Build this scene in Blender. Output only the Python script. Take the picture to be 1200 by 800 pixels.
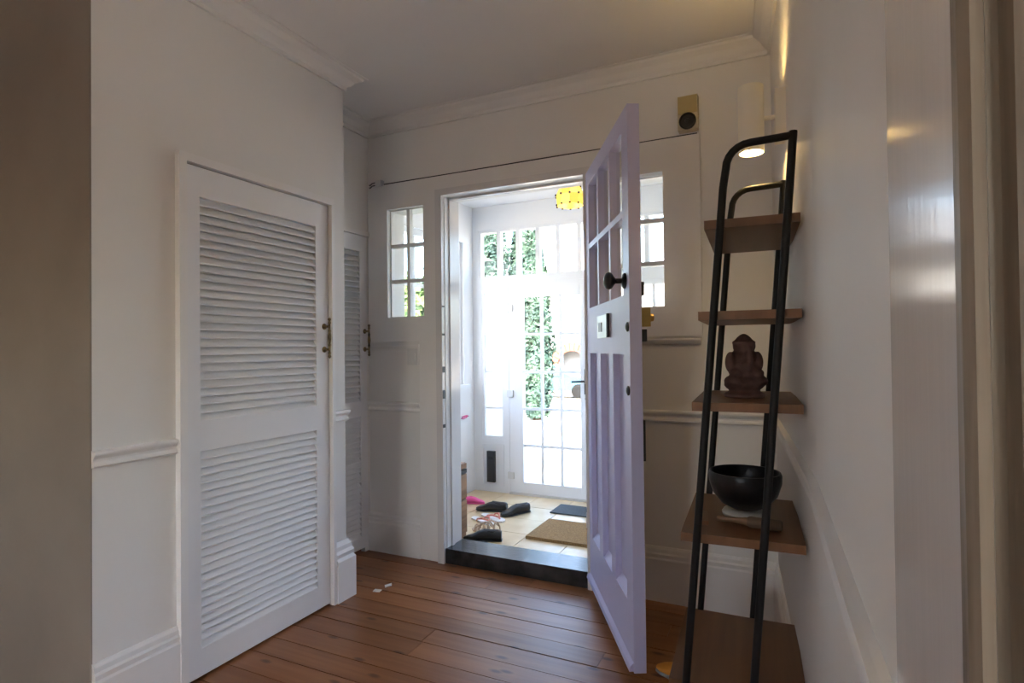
import bpy, bmesh, math, random
from mathutils import Vector, Matrix
random.seed(7)
for o in list(bpy.data.objects): bpy.data.objects.remove(o)
sc = bpy.context.scene
C = sc.collection
R = math.radians

# ------------------------------------------------------------------ camera
cam_d = bpy.data.cameras.new('camera'); cam = bpy.data.objects.new('camera', cam_d); C.objects.link(cam)
cam_d.sensor_width = 36; cam_d.lens = 36*669.47/1200; cam_d.clip_start = .02; cam_d.clip_end = 400
CAM_H = 1.25
yaw, pit, rol = R(25.4), R(.684), R(.626)
f = Vector((-math.sin(yaw)*math.cos(pit), math.cos(yaw)*math.cos(pit), math.sin(pit)))
r = Vector((math.cos(yaw), math.sin(yaw), 0)); u = r.cross(f)
r2 = r*math.cos(rol) - u*math.sin(rol); u2 = r*math.sin(rol) + u*math.cos(rol)
cam.matrix_world = Matrix(((r2.x,u2.x,-f.x,0),(r2.y,u2.y,-f.y,0),(r2.z,u2.z,-f.z,CAM_H),(0,0,0,1)))
sc.camera = cam

# ------------------------------------------------------------------ light
w = bpy.data.worlds.new('sky'); sc.world = w; w.use_nodes = True
nt = w.node_tree; bg = nt.nodes['Background']
sky = nt.nodes.new('ShaderNodeTexSky'); sky.sky_type = 'NISHITA'; sky.sun_disc = False
sky.sun_elevation = R(48); sky.sun_rotation = R(155); sky.air_density = 1.0; sky.dust_density = 4.0; sky.ozone_density = 1.0
nt.links.new(sky.outputs[0], bg.inputs[0]); bg.inputs[1].default_value = .85
sun_d = bpy.data.lights.new('sun', 'SUN'); sun = bpy.data.objects.new('sun', sun_d); C.objects.link(sun)
sun_d.energy = 4.5; sun_d.angle = R(.6); sun_d.color = (1, .93, .82)
sun.rotation_euler = Vector((-.3, .65, -.7)).to_track_quat('-Z', 'Y').to_euler()
vs = sc.view_settings
vs.view_transform = 'Standard'; vs.look = 'None'; vs.gamma = 1; vs.use_curve_mapping = False
vs.exposure = 1.7

# ------------------------------------------------------------------ materials
def mat(name, col, rough=.5, metal=0, spec=.5):
    m = bpy.data.materials.new(name); m.use_nodes = True
    b = m.node_tree.nodes['Principled BSDF']
    b.inputs['Base Color'].default_value = (*col, 1); b.inputs['Roughness'].default_value = rough
    b.inputs['Metallic'].default_value = metal; b.inputs['Specular IOR Level'].default_value = spec
    return m
def N(m, t): return m.node_tree.nodes.new(t)
def LK(m, a, b): m.node_tree.links.new(a, b)
def bsdf(m): return m.node_tree.nodes['Principled BSDF']
def noisy(m, c1, c2, scale=(6,6,6), detail=4, bump=0., bscale=None, lo=.35, hi=.65, coord='Object', rnd=0.):
    tc = N(m,'ShaderNodeTexCoord'); mp = N(m,'ShaderNodeMapping'); mp.inputs['Scale'].default_value = scale
    LK(m, tc.outputs[coord], mp.inputs['Vector'])
    if rnd:
        oi = N(m,'ShaderNodeObjectInfo'); mu = N(m,'ShaderNodeMath'); mu.operation='MULTIPLY'; mu.inputs[1].default_value = rnd
        LK(m, oi.outputs['Random'], mu.inputs[0]); LK(m, mu.outputs[0], mp.inputs['Location'])
    n = N(m,'ShaderNodeTexNoise'); n.inputs['Detail'].default_value = detail; n.inputs['Scale'].default_value = 1
    LK(m, mp.outputs[0], n.inputs['Vector'])
    cr = N(m,'ShaderNodeValToRGB'); cr.color_ramp.elements[0].position = lo; cr.color_ramp.elements[1].position = hi
    cr.color_ramp.elements[0].color = (*c1,1); cr.color_ramp.elements[1].color = (*c2,1)
    LK(m, n.outputs['Fac'], cr.inputs[0]); LK(m, cr.outputs[0], bsdf(m).inputs['Base Color'])
    if bump:
        n2 = N(m,'ShaderNodeTexNoise'); n2.inputs['Scale'].default_value = 1; n2.inputs['Detail'].default_value = 3
        mp2 = N(m,'ShaderNodeMapping'); mp2.inputs['Scale'].default_value = bscale or scale
        LK(m, tc.outputs[coord], mp2.inputs['Vector']); LK(m, mp2.outputs[0], n2.inputs['Vector'])
        bp = N(m,'ShaderNodeBump'); bp.inputs['Strength'].default_value = bump; bp.inputs['Distance'].default_value = .004
        LK(m, n2.outputs['Fac'], bp.inputs['Height']); LK(m, bp.outputs[0], bsdf(m).inputs['Normal'])
    return m, cr

M = {}
M['wall'] = noisy(mat('wall_paint', (.8,.79,.77), .55), (.76,.745,.72), (.80,.79,.77), (1.3,1.3,1.3), 3, .12, (30,30,12))[0]
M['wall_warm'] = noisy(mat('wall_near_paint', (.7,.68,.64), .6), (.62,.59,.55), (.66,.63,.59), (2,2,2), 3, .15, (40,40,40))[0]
M['taupe_shade'] = noisy(mat('taupe_wall_shade', (.33,.29,.25), .6), (.21,.182,.155), (.25,.218,.187), (2,2,2), 3, .15, (40,40,40))[0]  # darker than the other walls: the face's shade is put into the colour
M['ceil'] = noisy(mat('ceiling_paint', (.8,.79,.77), .7), (.77,.76,.74), (.80,.79,.77), (1,1,1), 2, .08, (18,18,18))[0]
M['trim'] = noisy(mat('gloss_trim_paint', (.82,.81,.80), .32), (.79,.78,.77), (.83,.82,.81), (3,3,3), 3, .06, (25,25,8))[0]
M['gloss'] = noisy(mat('brushed_gloss_paint', (.74,.73,.73), .16), (.70,.69,.69), (.75,.74,.74), (6,6,1.2), 3, .06, (60,60,5))[0]
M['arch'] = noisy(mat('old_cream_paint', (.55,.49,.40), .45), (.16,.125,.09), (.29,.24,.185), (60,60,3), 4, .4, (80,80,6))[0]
M['louvre'] = mat('louvre_paint', (.80,.80,.81), .35)
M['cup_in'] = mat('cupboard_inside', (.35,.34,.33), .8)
M['lav'] = noisy(mat('lavender_paint', (.50,.49,.74), .38), (.53,.525,.775), (.57,.565,.81), (4,4,2), 3, .08, (50,50,10))[0]
M['upvc'] = mat('white_frame_paint', (.82,.83,.85), .5, 0, .2)
M['pwall'] = mat('porch_paint', (.84,.84,.85), .45)
M['black_step'] = noisy(mat('black_gloss_step', (.02,.021,.024), .22), (.012,.013,.015), (.05,.055,.06), (9,9,9), 5, .3, (30,60,30))[0]
M['black'] = mat('black_enamel', (.012,.012,.013), .3)
M['frame_black'] = mat('black_powder_coat', (.008,.008,.009), .5, 0, .3)
M['brass_dark'] = noisy(mat('aged_brass', (.12,.09,.05), .38, .85), (.05,.04,.03), (.30,.22,.10), (90,90,40), 3)[0]
M['brass'] = mat('brass', (.62,.43,.15), .3, 1)
M['steel'] = mat('plate_metal', (.66,.67,.68), .32, .6)
M['dark_metal'] = mat('dark_metal', (.05,.05,.055), .45, .7)
M['cream_plastic'] = mat('cream_plastic', (.62,.55,.40), .5)
M['tan_plastic'] = mat('tan_plastic', (.46,.37,.17), .5)
M['white_plastic'] = mat('white_plastic', (.68,.68,.67), .4)
M['paper'] = mat('white_paper', (.85,.85,.84), .7)
M['clay'] = noisy(mat('terracotta_clay', (.2,.1,.085), .75), (.075,.040,.036), (.13,.068,.058), (30,30,30), 4, .3, (120,120,120))[0]
M['bowl'] = noisy(mat('hammered_black_bowl', (.012,.012,.014), .35, .5), (.008,.008,.01), (.02,.02,.024), (20,20,20), 3, .3, (60,60,60))[0]
M['ring'] = mat('pale_metal_ring', (.60,.60,.56), .4, .5)
M['mallet'] = mat('mallet_wood', (.22,.12,.06), .45)
M['suede'] = mat('suede_wrap', (.13,.085,.055), .9)
M['coir'] = noisy(mat('coir_mat', (.30,.18,.07), .95), (.22,.125,.045), (.36,.22,.09), (120,120,120), 3, .8, (260,260,260))[0]
M['mat_dark'] = noisy(mat('dark_rug', (.06,.075,.085), .9), (.045,.06,.07), (.085,.10,.11), (90,90,90), 3, .5, (200,200,200))[0]
M['leather'] = mat('black_leather', (.012,.013,.015), .4)
M['lining'] = mat('shoe_lining', (.03,.028,.027), .8)
M['pink'] = mat('pink_rubber', (.80,.10,.32), .5)
M['coral'] = mat('coral_strap', (.70,.24,.18), .6)
M['white_rubber'] = mat('white_rubber', (.78,.76,.76), .6)
M['beige'] = mat('beige_strap', (.55,.40,.28), .6)
M['cabwood'] = noisy(mat('cabinet_wood', (.20,.10,.05), .5), (.17,.085,.04), (.30,.16,.085), (4,4,40), 4)[0]
M['orange'] = mat('orange_fabric', (.75,.33,.05), .7)
M['greyfab'] = mat('grey_fabric', (.28,.30,.33), .7)
M['sconce'] = mat('sconce_white', (.86,.82,.70), .5)
M['grout'] = mat('grout', (.42,.36,.27), .9)

def wood(name, c1, c2, knot, rough, axis_scale, knots=True, rnd=37.):
    m = mat(name, c1, rough)
    _, cr = noisy(m, c1, c2, axis_scale, 6, .12, tuple(s*2 for s in axis_scale), .3, .7, 'Object', rnd)
    # per-piece tone + dark knots
    oi = N(m,'ShaderNodeObjectInfo'); mr = N(m,'ShaderNodeMapRange'); mr.inputs['To Min'].default_value=.78; mr.inputs['To Max'].default_value=1.16
    LK(m, oi.outputs['Random'], mr.inputs['Value'])
    mx = N(m,'ShaderNodeMix'); mx.data_type='RGBA'; mx.blend_type='MULTIPLY'; mx.inputs['Factor'].default_value=1
    LK(m, cr.outputs[0], mx.inputs['A']); LK(m, mr.outputs[0], mx.inputs['B'])
    out = mx.outputs['Result']
    if knots:
        tc = N(m,'ShaderNodeTexCoord'); mp = N(m,'ShaderNodeMapping'); mp.inputs['Scale'].default_value=(2.0,5.2,1)
        mu = N(m,'ShaderNodeMath'); mu.operation='MULTIPLY'; mu.inputs[1].default_value=91
        LK(m, oi.outputs['Random'], mu.inputs[0]); LK(m, mu.outputs[0], mp.inputs['Location'])
        LK(m, tc.outputs['Object'], mp.inputs['Vector'])
        vo = N(m,'ShaderNodeTexVoronoi'); vo.inputs['Scale'].default_value=1.15; vo.voronoi_dimensions='2D'; LK(m, mp.outputs[0], vo.inputs['Vector'])
        kr = N(m,'ShaderNodeMapRange'); kr.inputs['From Min'].default_value=.03; kr.inputs['From Max'].default_value=.085; kr.inputs['To Min'].default_value=.75; kr.inputs['To Max'].default_value=0
        LK(m, vo.outputs['Distance'], kr.inputs['Value'])
        mk = N(m,'ShaderNodeMix'); mk.data_type='RGBA'; mk.inputs['B'].default_value=(*knot,1)
        LK(m, kr.outputs[0], mk.inputs['Factor']); LK(m, out, mk.inputs['A']); out = mk.outputs['Result']
    LK(m, out, bsdf(m).inputs['Base Color'])
    return m
M['board'] = wood('pine_floorboard', (.23,.082,.027), (.34,.145,.056), (.06,.022,.012), .33, (1.2,26,8))
M['shelf'] = wood('oak_shelf', (.155,.068,.027), (.22,.10,.042), (.1,.05,.02), .45, (30,1.6,8), False)
M['tile'] = noisy(mat('cream_floor_tile', (.62,.46,.27), .28), (.62,.46,.26), (.74,.59,.38), (5,5,5), 4, .05, (20,20,20), rnd=50.)[0]

def glass(name, tint=(1,1,1), refl=.09, rough=.02):
    m = bpy.data.materials.new(name); m.use_nodes = True; n = m.node_tree.nodes; n.remove(n['Principled BSDF'])
    t = n.new('ShaderNodeBsdfTransparent'); t.inputs[0].default_value=(*tint,1)
    g = n.new('ShaderNodeBsdfGlossy'); g.inputs['Roughness'].default_value=rough
    fr = n.new('ShaderNodeFresnel'); fr.inputs['IOR'].default_value=1.4
    mx = n.new('ShaderNodeMixShader'); ge = n.new('ShaderNodeNewGeometry'); sb = n.new('ShaderNodeMath'); sb.operation='SUBTRACT'; sb.inputs[0].default_value=1
    ml_ = n.new('ShaderNodeMath'); ml_.operation='MULTIPLY'
    LK(m, ge.outputs['Backfacing'], sb.inputs[1]); LK(m, fr.outputs[0], ml_.inputs[0]); LK(m, sb.outputs[0], ml_.inputs[1]); LK(m, ml_.outputs[0], mx.inputs[0])
    LK(m, t.outputs[0], mx.inputs[1]); LK(m, g.outputs[0], mx.inputs[2]); LK(m, mx.outputs[0], n['Material Output'].inputs[0])
    return m
def frosted(name):
    m = bpy.data.materials.new(name); m.use_nodes = True; n = m.node_tree.nodes; n.remove(n['Principled BSDF'])
    t = n.new('ShaderNodeBsdfTranslucent'); t.inputs[0].default_value=(.9,.93,.93,1)
    g = n.new('ShaderNodeBsdfDiffuse'); g.inputs[0].default_value=(.85,.88,.88,1)
    mx = n.new('ShaderNodeMixShader'); mx.inputs[0].default_value=.25
    LK(m, t.outputs[0], mx.inputs[1]); LK(m, g.outputs[0], mx.inputs[2]); LK(m, mx.outputs[0], n['Material Output'].inputs[0]); return m
M['frosted'] = frosted('frosted_glass')
M['glass'] = glass('clear_glass', (.97,.985,.98))
def emis(name, col, s):
    m = bpy.data.materials.new(name); m.use_nodes = True; n = m.node_tree.nodes; n.remove(n['Principled BSDF'])
    e = n.new('ShaderNodeEmission'); e.inputs[0].default_value=(*col,1); e.inputs[1].default_value=s
    LK(m, e.outputs[0], n['Material Output'].inputs[0]); return m
M['warm_lamp'] = emis('warm_lamp', (1,.66,.25), 34)
M['bulb'] = emis('bulb', (1,.75,.35), 12)
def lampglass(name, col, s):
    m = mat(name, col, .3); b = bsdf(m)
    b.inputs['Emission Color'].default_value=(*col,1); b.inputs['Emission Strength'].default_value=s
    return m
M['amber'] = lampglass('amber_glass', (.95,.62,.09), .24)
M['amber2'] = lampglass('yellow_glass', (.98,.72,.18), .25)
def leafmat(name, c1, c2):
    m = noisy(mat(name, c1, .7), c1, c2, (1.6,1.6,1.6), 4)[0]; return m
M['conifer'] = leafmat('conifer_leaf', (.016,.046,.038), (.058,.105,.066))
M['hedge'] = leafmat('hedge_leaf', (.04,.095,.025), (.13,.20,.06))
M['bark'] = mat('bark', (.08,.055,.04), .9)
M['drive'] = noisy(mat('pale_gravel', (.55,.49,.40), .9), (.34,.29,.22), (.44,.39,.31), (3,3,3), 5, .5, (40,40,40))[0]
M['render'] = mat('house_render', (.42,.40,.38), .8)
M['brick'] = noisy(mat('red_brick', (.34,.12,.08), .85), (.20,.055,.035), (.32,.10,.06), (9,9,9), 3)[0]
M['roof'] = mat('roof_tile', (.25,.26,.28), .8)
M['win_dark'] = mat('dark_glazing', (.05,.06,.07), .1)
M['car_blue'] = mat('car_blue_paint', (.05,.14,.21), .25)
M['car_white'] = mat('car_white_paint', (.65,.66,.67), .25)
M['tyre'] = mat('tyre', (.012,.012,.012), .9, 0, .2)

# ------------------------------------------------------------------ mesh helpers
class MB:
    def __init__(s): s.bm = bmesh.new()
    def box(s, x0,x1,y0,y1,z0,z1, mtx=None):
        vs_ = [s.bm.verts.new(p) for p in ((x0,y0,z0),(x1,y0,z0),(x1,y1,z0),(x0,y1,z0),(x0,y0,z1),(x1,y0,z1),(x1,y1,z1),(x0,y1,z1))]
        for q in ((3,2,1,0),(4,5,6,7),(0,1,5,4),(1,2,6,5),(2,3,7,6),(3,0,4,7)): s.bm.faces.new([vs_[i] for i in q])
        if mtx: bmesh.ops.transform(s.bm, matrix=mtx, verts=vs_)
        return s
    def bevel(s, wd=.003, seg=1):
        es = [e for e in s.bm.edges if len(e.link_faces)==2 and e.calc_face_angle(0) > .5]
        bmesh.ops.bevel(s.bm, geom=es, offset=wd, segments=seg, affect='EDGES', profile=.5, clamp_overlap=True); return s
    def prism(s, poly, z0, z1):
        lo = [s.bm.verts.new((x,y,z0)) for x,y in poly]; hi = [s.bm.verts.new((x,y,z1)) for x,y in poly]
        s.bm.faces.new(lo[::-1]); s.bm.faces.new(hi); n = len(poly)
        for i in range(n): s.bm.faces.new((lo[i],lo[(i+1)%n],hi[(i+1)%n],hi[i]))
        return s
    def extr(s, pts, d):      # polygon of 3-D points extruded by d
        d = Vector(d); lo = [s.bm.verts.new(p) for p in pts]; hi = [s.bm.verts.new(Vector(p)+d) for p in pts]; n=len(pts)
        s.bm.faces.new(lo[::-1]); s.bm.faces.new(hi)
        for i in range(n): s.bm.faces.new((lo[i],lo[(i+1)%n],hi[(i+1)%n],hi[i]))
        return s
    def lathe(s, prof, seg=24, at=(0,0,0), axis='z', caps=True):
        rings=[]
        for rad,z in prof:
            ring=[]
            for k in range(seg):
                a=2*math.pi*k/seg; c,d=rad*math.cos(a),rad*math.sin(a)
                p={'z':(c,d,z),'x':(z,c,d),'y':(c,z,d)}[axis]
                ring.append(s.bm.verts.new((at[0]+p[0],at[1]+p[1],at[2]+p[2])))
            rings.append(ring)
        for a,b in zip(rings,rings[1:]):
            for k in range(seg): s.bm.faces.new((a[k],a[(k+1)%seg],b[(k+1)%seg],b[k]))
        if caps and prof[0][0]>1e-6: s.bm.faces.new(rings[0][::-1])
        if caps and prof[-1][0]>1e-6: s.bm.faces.new(rings[-1])
        return s
    def tube(s, pts, rad, seg=8, ry=None, closed=False):
        pts=[Vector(p) for p in pts]; rings=[]; n=len(pts)
        for i,p in enumerate(pts):
            a=pts[i-1] if (i>0 or closed) else p; b=pts[(i+1)%n] if (i<n-1 or closed) else p
            t=(b-a).normalized(); ref=Vector((0,1,0)) if abs(t.y)<.9 else Vector((0,0,1))
            e1=t.cross(ref).normalized(); e2=t.cross(e1)
            rr=rad[i] if isinstance(rad,(list,tuple)) else rad; r_2=ry if ry else rr
            rings.append([s.bm.verts.new(p+e1*rr*math.cos(2*math.pi*k/seg)+e2*r_2*math.sin(2*math.pi*k/seg)) for k in range(seg)])
        pr=list(zip(rings,rings[1:]))+([(rings[-1],rings[0])] if closed else [])
        for a,b in pr:
            for k in range(seg): s.bm.faces.new((a[k],a[(k+1)%seg],b[(k+1)%seg],b[k]))
        if not closed: s.bm.faces.new(rings[0][::-1]); s.bm.faces.new(rings[-1])
        return s
    def ball(s, c, rx, ry=None, rz=None, seg=14, rings=9):
        ry=ry or rx; rz=rz or rx
        res=bmesh.ops.create_uvsphere(s.bm,u_segments=seg,v_segments=rings,radius=1)
        bmesh.ops.transform(s.bm,matrix=Matrix.Translation(c)@Matrix.Diagonal((rx,ry,rz,1)),verts=res['verts']); return s
    def sweep(s, path, prof, side=1):      # profile (out, z) swept along an xy path with mitres; side=+1: out is to the right of travel
        P=[Vector(p) for p in path]; n=len(P); rings=[]
        for i in range(n):
            ds=[]
            if i>0: ds.append((P[i]-P[i-1]).normalized())
            if i<n-1: ds.append((P[i+1]-P[i]).normalized())
            ns=[Vector((d.y,-d.x))*side for d in ds]
            nn=sum(ns,Vector((0,0))); nn.normalize(); nn=nn/max(.3,nn.dot(ns[0]))
            rings.append([s.bm.verts.new((P[i].x+nn.x*o,P[i].y+nn.y*o,z)) for o,z in prof])
        m=len(prof)
        for a,b in zip(rings,rings[1:]):
            for k in range(m): s.bm.faces.new((a[k],a[(k+1)%m],b[(k+1)%m],b[k]))
        s.bm.faces.new(rings[0][::-1]); s.bm.faces.new(rings[-1]); return s
    def mesh(s, name, smooth=False):
        bmesh.ops.recalc_face_normals(s.bm, faces=s.bm.faces)
        me=bpy.data.meshes.new(name); s.bm.to_mesh(me); s.bm.free()
        if smooth:
            for p in me.polygons: p.use_smooth=True
            try: me.set_sharp_from_angle(angle=R(40))
            except Exception: pass
        return me
    def build(s, name, m, parent=None, smooth=False, loc=None):
        me=s.mesh(name,smooth); me.materials.append(m)
        return link(name, me, parent, loc)
def link(name, me, parent=None, loc=None):
    o=bpy.data.objects.new(name,me); C.objects.link(o)
    if parent: o.parent=parent
    if loc: o.location=loc
    return o
def tag(o, label=None, cat=None, group=None, kind=None):
    if label: o['label']=label
    if cat: o['category']=cat
    if group: o['group']=group
    if kind: o['kind']=kind
    return o
def thing(name, label, cat, loc=(0,0,0), rz=0, group=None, kind=None):
    o=bpy.data.objects.new(name,None); C.objects.link(o); o.location=loc; o.rotation_euler=(0,0,rz); o.empty_display_size=.05
    return tag(o,label,cat,group,kind)
def struct(mb, name, m, label=None, cat=None, smooth=False):
    return tag(mb.build(name,m,None,smooth), label, cat, kind='structure')
def grid_wall(mb, ax, c0, c1, us, zs, holes):
    """Wall slab between c0,c1 on axis ax; us/zs are breakpoints; holes are (u0,u1,z0,z1)."""
    for a,b in zip(us,us[1:]):
        for z0,z1 in zip(zs,zs[1:]):
            mu,mz=(a+b)/2,(z0+z1)/2
            if any(h[0]<mu<h[1] and h[2]<mz<h[3] for h in holes): continue
            if ax=='y': mb.box(a,b,c0,c1,z0,z1)
            else: mb.box(c0,c1,a,b,z0,z1)
    bmesh.ops.remove_doubles(mb.bm, verts=mb.bm.verts, dist=1e-5)
    # drop the internal faces shared by two blocks
    seen={}
    for fc in mb.bm.faces: seen.setdefault(tuple(sorted(v.index for v in fc.verts)) if False else frozenset(fc.verts),[]).append(fc)
    dead=[fc for l in seen.values() if len(l)>1 for fc in l]
    bmesh.ops.delete(mb.bm, geom=dead, context='FACES_ONLY')
    return mb

# ------------------------------------------------------------------ room constants
XL=-2.03; XR2=-2.36; YB=2.87; YBO=3.03; ZC=2.66; YE=2.276
RW=[(.092,.42),(.066,1.5),(-.035,YB)]             # right wall line
def xr(y):
    for (x0,y0),(x1,y1) in zip(RW,RW[1:]):
        if y<=y1 or (x1,y1)==RW[-1]: return x0+(x1-x0)*(y-y0)/(y1-y0)
NIBX, NIBY = XL, 1.085

# hall floor : boards run along x
fl=struct(MB().box(-3.2,2.0,-3.3,YB,-.12,-.022),'floor',M['board'],'brown stained pine board floor of the hall','floor')
pitch=.117; y=YB; k=0
while y>-.9:
    x=-2.42-random.random()*1.6
    while x<.3:
        L=1.5+random.random()*1.4; x1=x+L
        a=max(x,-2.45); b=min(x1,2.0 if y<.4 else .12)
        if b-a>.05:
            dz=random.uniform(-.0015,.001)
            MB().box(-(b-a)/2,(b-a)/2-.0015,-pitch/2+.0022,pitch/2-.0022,-.02,0).bevel(.0022).build('floorboard',M['board'],fl,False,((a+b)/2,y-pitch/2,dz))
        x=x1
    y-=pitch
# walls of the hall
mb=MB()
grid_wall(mb,'x',XL-.03,XL,[NIBY+.006,1.405,2.165,YE],[-.02,1.975,ZC],[(1.405,2.165,-.02,1.975)])
mb.box(XR2-.03,XL-.031,YE-.03,YE-.0005,-.02,ZC)
struct(mb,'wall_left',M['wall'],'white painted left wall around the louvred cupboard','wall')
# cupboard carcass behind door 1 and alcove wall
mb=MB(); mb.box(-2.62,-2.60,1.30,2.25,-.02,2.1); mb.box(-2.60,XL-.03,1.30,1.32,-.02,2.1); mb.box(-2.60,XL-.03,2.22,2.245,-.02,2.1); mb.box(-2.60,XL-.03,1.32,2.22,2.08,2.1)
struct(mb,'wall_cupboard_inside',M['cup_in'],'dim inside walls of the louvred cupboard','wall')
mb=MB()
grid_wall(mb,'x',XR2-.03,XR2,[YE,2.30,2.815,YB+.02],[-.02,1.945,ZC],[(2.30,2.815,-.02,1.945)])
struct(mb,'wall_alcove',M['wall'],'white painted wall of the alcove beside the front door frame','wall')
struct(MB().box(-2.62,-2.60,2.252,2.869,-.02,2.02).box(-2.60,-2.391,2.252,2.868,2.0,2.02).box(-2.60,-2.391,2.252,2.27,-.02,2.0),'wall_alcove_inside',M['cup_in'],'dim inside wall of the alcove cupboard','wall')

OX0,OX1,OZ=-1.80,-.93,2.15
S1=(-2.203,-1.936,1.446,2.114); S2=(-.795,-.525,1.446,2.104)
mb=grid_wall(MB(),'y',YB,YBO,[-2.75,S1[0],S1[1],OX0,OX1,S2[0],S2[1],.12],[-.12,0,S1[2],S2[3]-.0001,S1[3],OZ,ZC+.06],[(OX0,OX1,-.0,OZ),S1,(S2[0],S2[1],S2[2],S1[3]-.00)])
struct(mb,'wall_back',M['wall'],'white painted wall holding the front door and its two sidelights','wall')
# timber surround board around the door and sidelights
SX0,SX1,SZ=-2.352,-.349,2.272
mb=grid_wall(MB(),'y',YB-.014,YB,[SX0,S1[0],S1[1],OX0,OX1,S2[0],S2[1],SX1],[1.30,S1[2],S1[3],OZ,SZ],[(OX0,OX1,1.2,OZ),S1,(S2[0],S2[1],S2[2],S1[3])])
mb.box(-1.972,OX0,YB-.014,YB,0,1.30); mb.box(OX1,-.895,YB-.014,YB,0,1.30)
struct(mb,'trim_1',M['trim'],'white timber surround boards around the front door and sidelights','trim')
# door architrave bead
mb=MB()
mb.box(OX0-.042,OX0,YB-.032,YB-.014,0,OZ+.038); mb.box(OX1,OX1+.042,YB-.032,YB-.014,0,OZ+.038); mb.box(OX0,OX1,YB-.032,YB-.014,OZ,OZ+.038)
mb.box(OX0,OX0+.012,YB+.045,YB+.075,.085,OZ); mb.box(OX0,OX1,YB+.045,YB+.075,OZ-.012,OZ)
jamb=struct(mb.bevel(.004),'trim_2',M['gloss'],'white gloss architrave and stop around the front door opening','trim')
for z,h in ((1.335,.012),(1.13,.035),(.985,.05),(1.50,.01),(.80,.02)):
    MB().box(OX0-.003,OX0+.002,YB-.03,YB-.006,z-h/2,z+h/2).build('strike_plate',M['dark_metal'],jamb)
mb=MB().box(OX0-.0005,OX0+.004,YB,YBO+.004,.085,OZ-.001)
struct(mb,'trim_3',M['gloss'],'white gloss painted reveal on the latch side of the front door opening','trim')

# right wall
th=.16
poly=[(xr(.6),.60),(xr(1.5),1.5),RW[2],(RW[2][0]+th,YB),(.30,1.5),(.30,.60)]
struct(MB().prism(poly,-.02,ZC),'wall_right',M['wall'],'white painted right wall with dado rail behind the shelf rack','wall')
JX0=xr(.6)-.002; JX1=.0905
poly=[(JX1,.402),(JX0,.598),(.32,.598),(.32,.402)]
struct(MB().prism(poly,-.02,ZC),'trim_4',M['gloss'],'white gloss painted door jamb with brush marks beside the right wall','trim')
# moulded architrave next to the camera, facing it
prof=[(.0,.0),(.0,-.012),(.004,-.020),(.010,-.020),(.012,-.014),(.018,-.013),(.022,-.022),(.030,-.024),(.036,-.018),(.040,-.018),(.046,-.028),(.075,-.030),(.085,-.022),(.09,0)]
pts=[(JX1-.0015+a,.402+b) for a,b in prof]
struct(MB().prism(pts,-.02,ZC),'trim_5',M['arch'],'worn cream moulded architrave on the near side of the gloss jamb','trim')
struct(MB().box(JX1+.088,2.0,.402,.595,-.02,ZC),'wall_near_right',M['wall_warm'],'cream wall to the right of the moulded architrave','wall')
# near left return wall (shade put into its darker colour) and the room behind the camera
struct(MB().prism([(-2.9,NIBY),(NIBX-.004,NIBY),(NIBX-.001,NIBY+.001),(NIBX,NIBY+.004),(NIBX,NIBY+.0059),(-2.9,NIBY+.0059)],-.02,ZC),'wall_near_left',M['taupe_shade'],'plain wall end with its shade painted in, in front of the louvred cupboard wall','wall')
struct(MB().box(-3.0,-2.9,-3.2,NIBY+.1,-.02,ZC),'wall_room_left',M['wall_warm'],'left wall of the near room','wall')
RWD=(-1.75,-.65,1.15,2.15)  # unseen rear window, added and sized to tune the hall light
struct(grid_wall(MB(),'y',-3.3,-3.2,[-3.0,RWD[0],RWD[1],2.1],[-.02,RWD[2],RWD[3],ZC],[RWD]),'wall_room_rear',M['wall_warm'],'rear wall of the near room holding the added window','wall')
wn=thing('fill_window_rear','unseen rear window added to light the hall','window',kind='structure')
mb=MB().box(RWD[0],RWD[1],-3.28,-3.22,RWD[2],RWD[2]+.05).box(RWD[0],RWD[1],-3.28,-3.22,RWD[3]-.05,RWD[3])
for x_ in (RWD[0],-1.225,RWD[1]-.05): mb.box(x_,x_+.05,-3.28,-3.22,RWD[2]+.05,RWD[3]-.05)
mb.build('frame',M['upvc'],wn)
for a,b in ((RWD[0]+.05,-1.225),(-1.175,RWD[1]-.05)): MB().box(a,b,-3.252,-3.248,RWD[2]+.05,RWD[3]-.05).build('pane',M['glass'],wn)
BW=(-1.95,-.85,1.0,2.1)  # unseen side window, added to let in soft sky fill
mb=grid_wall(MB(),'x',2.0,2.1,[-3.2,BW[0],BW[1],.6],[-.02,BW[2],BW[3],ZC],[BW])
struct(mb,'wall_room_right',M['wall_warm'],'right wall of the near room holding the added window','wall')
wn=thing('fill_window_side','plain unseen side window added for soft fill light','window',kind='structure')
mb=MB().box(2.02,2.08,BW[0],BW[1],BW[2],BW[2]+.05).box(2.02,2.08,BW[0],BW[1],BW[3]-.05,BW[3]).box(2.02,2.08,BW[0],BW[0]+.05,BW[2],BW[3]).box(2.02,2.08,BW[1]-.05,BW[1],BW[2],BW[3]).box(2.02,2.08,-1.43,-1.37,BW[2],BW[3])
mb.build('frame',M['upvc'],wn)
for a,b in ((BW[0]+.05,-1.43),(-1.37,BW[1]-.05)): MB().box(2.045,2.05,a,b,BW[2]+.05,BW[3]-.05).build('pane',M['glass'],wn)
struct(MB().box(-3.0,2.1,-3.3,YB,ZC,ZC+.1),'ceiling',M['ceil'],'white painted hall ceiling','ceiling')

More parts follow.
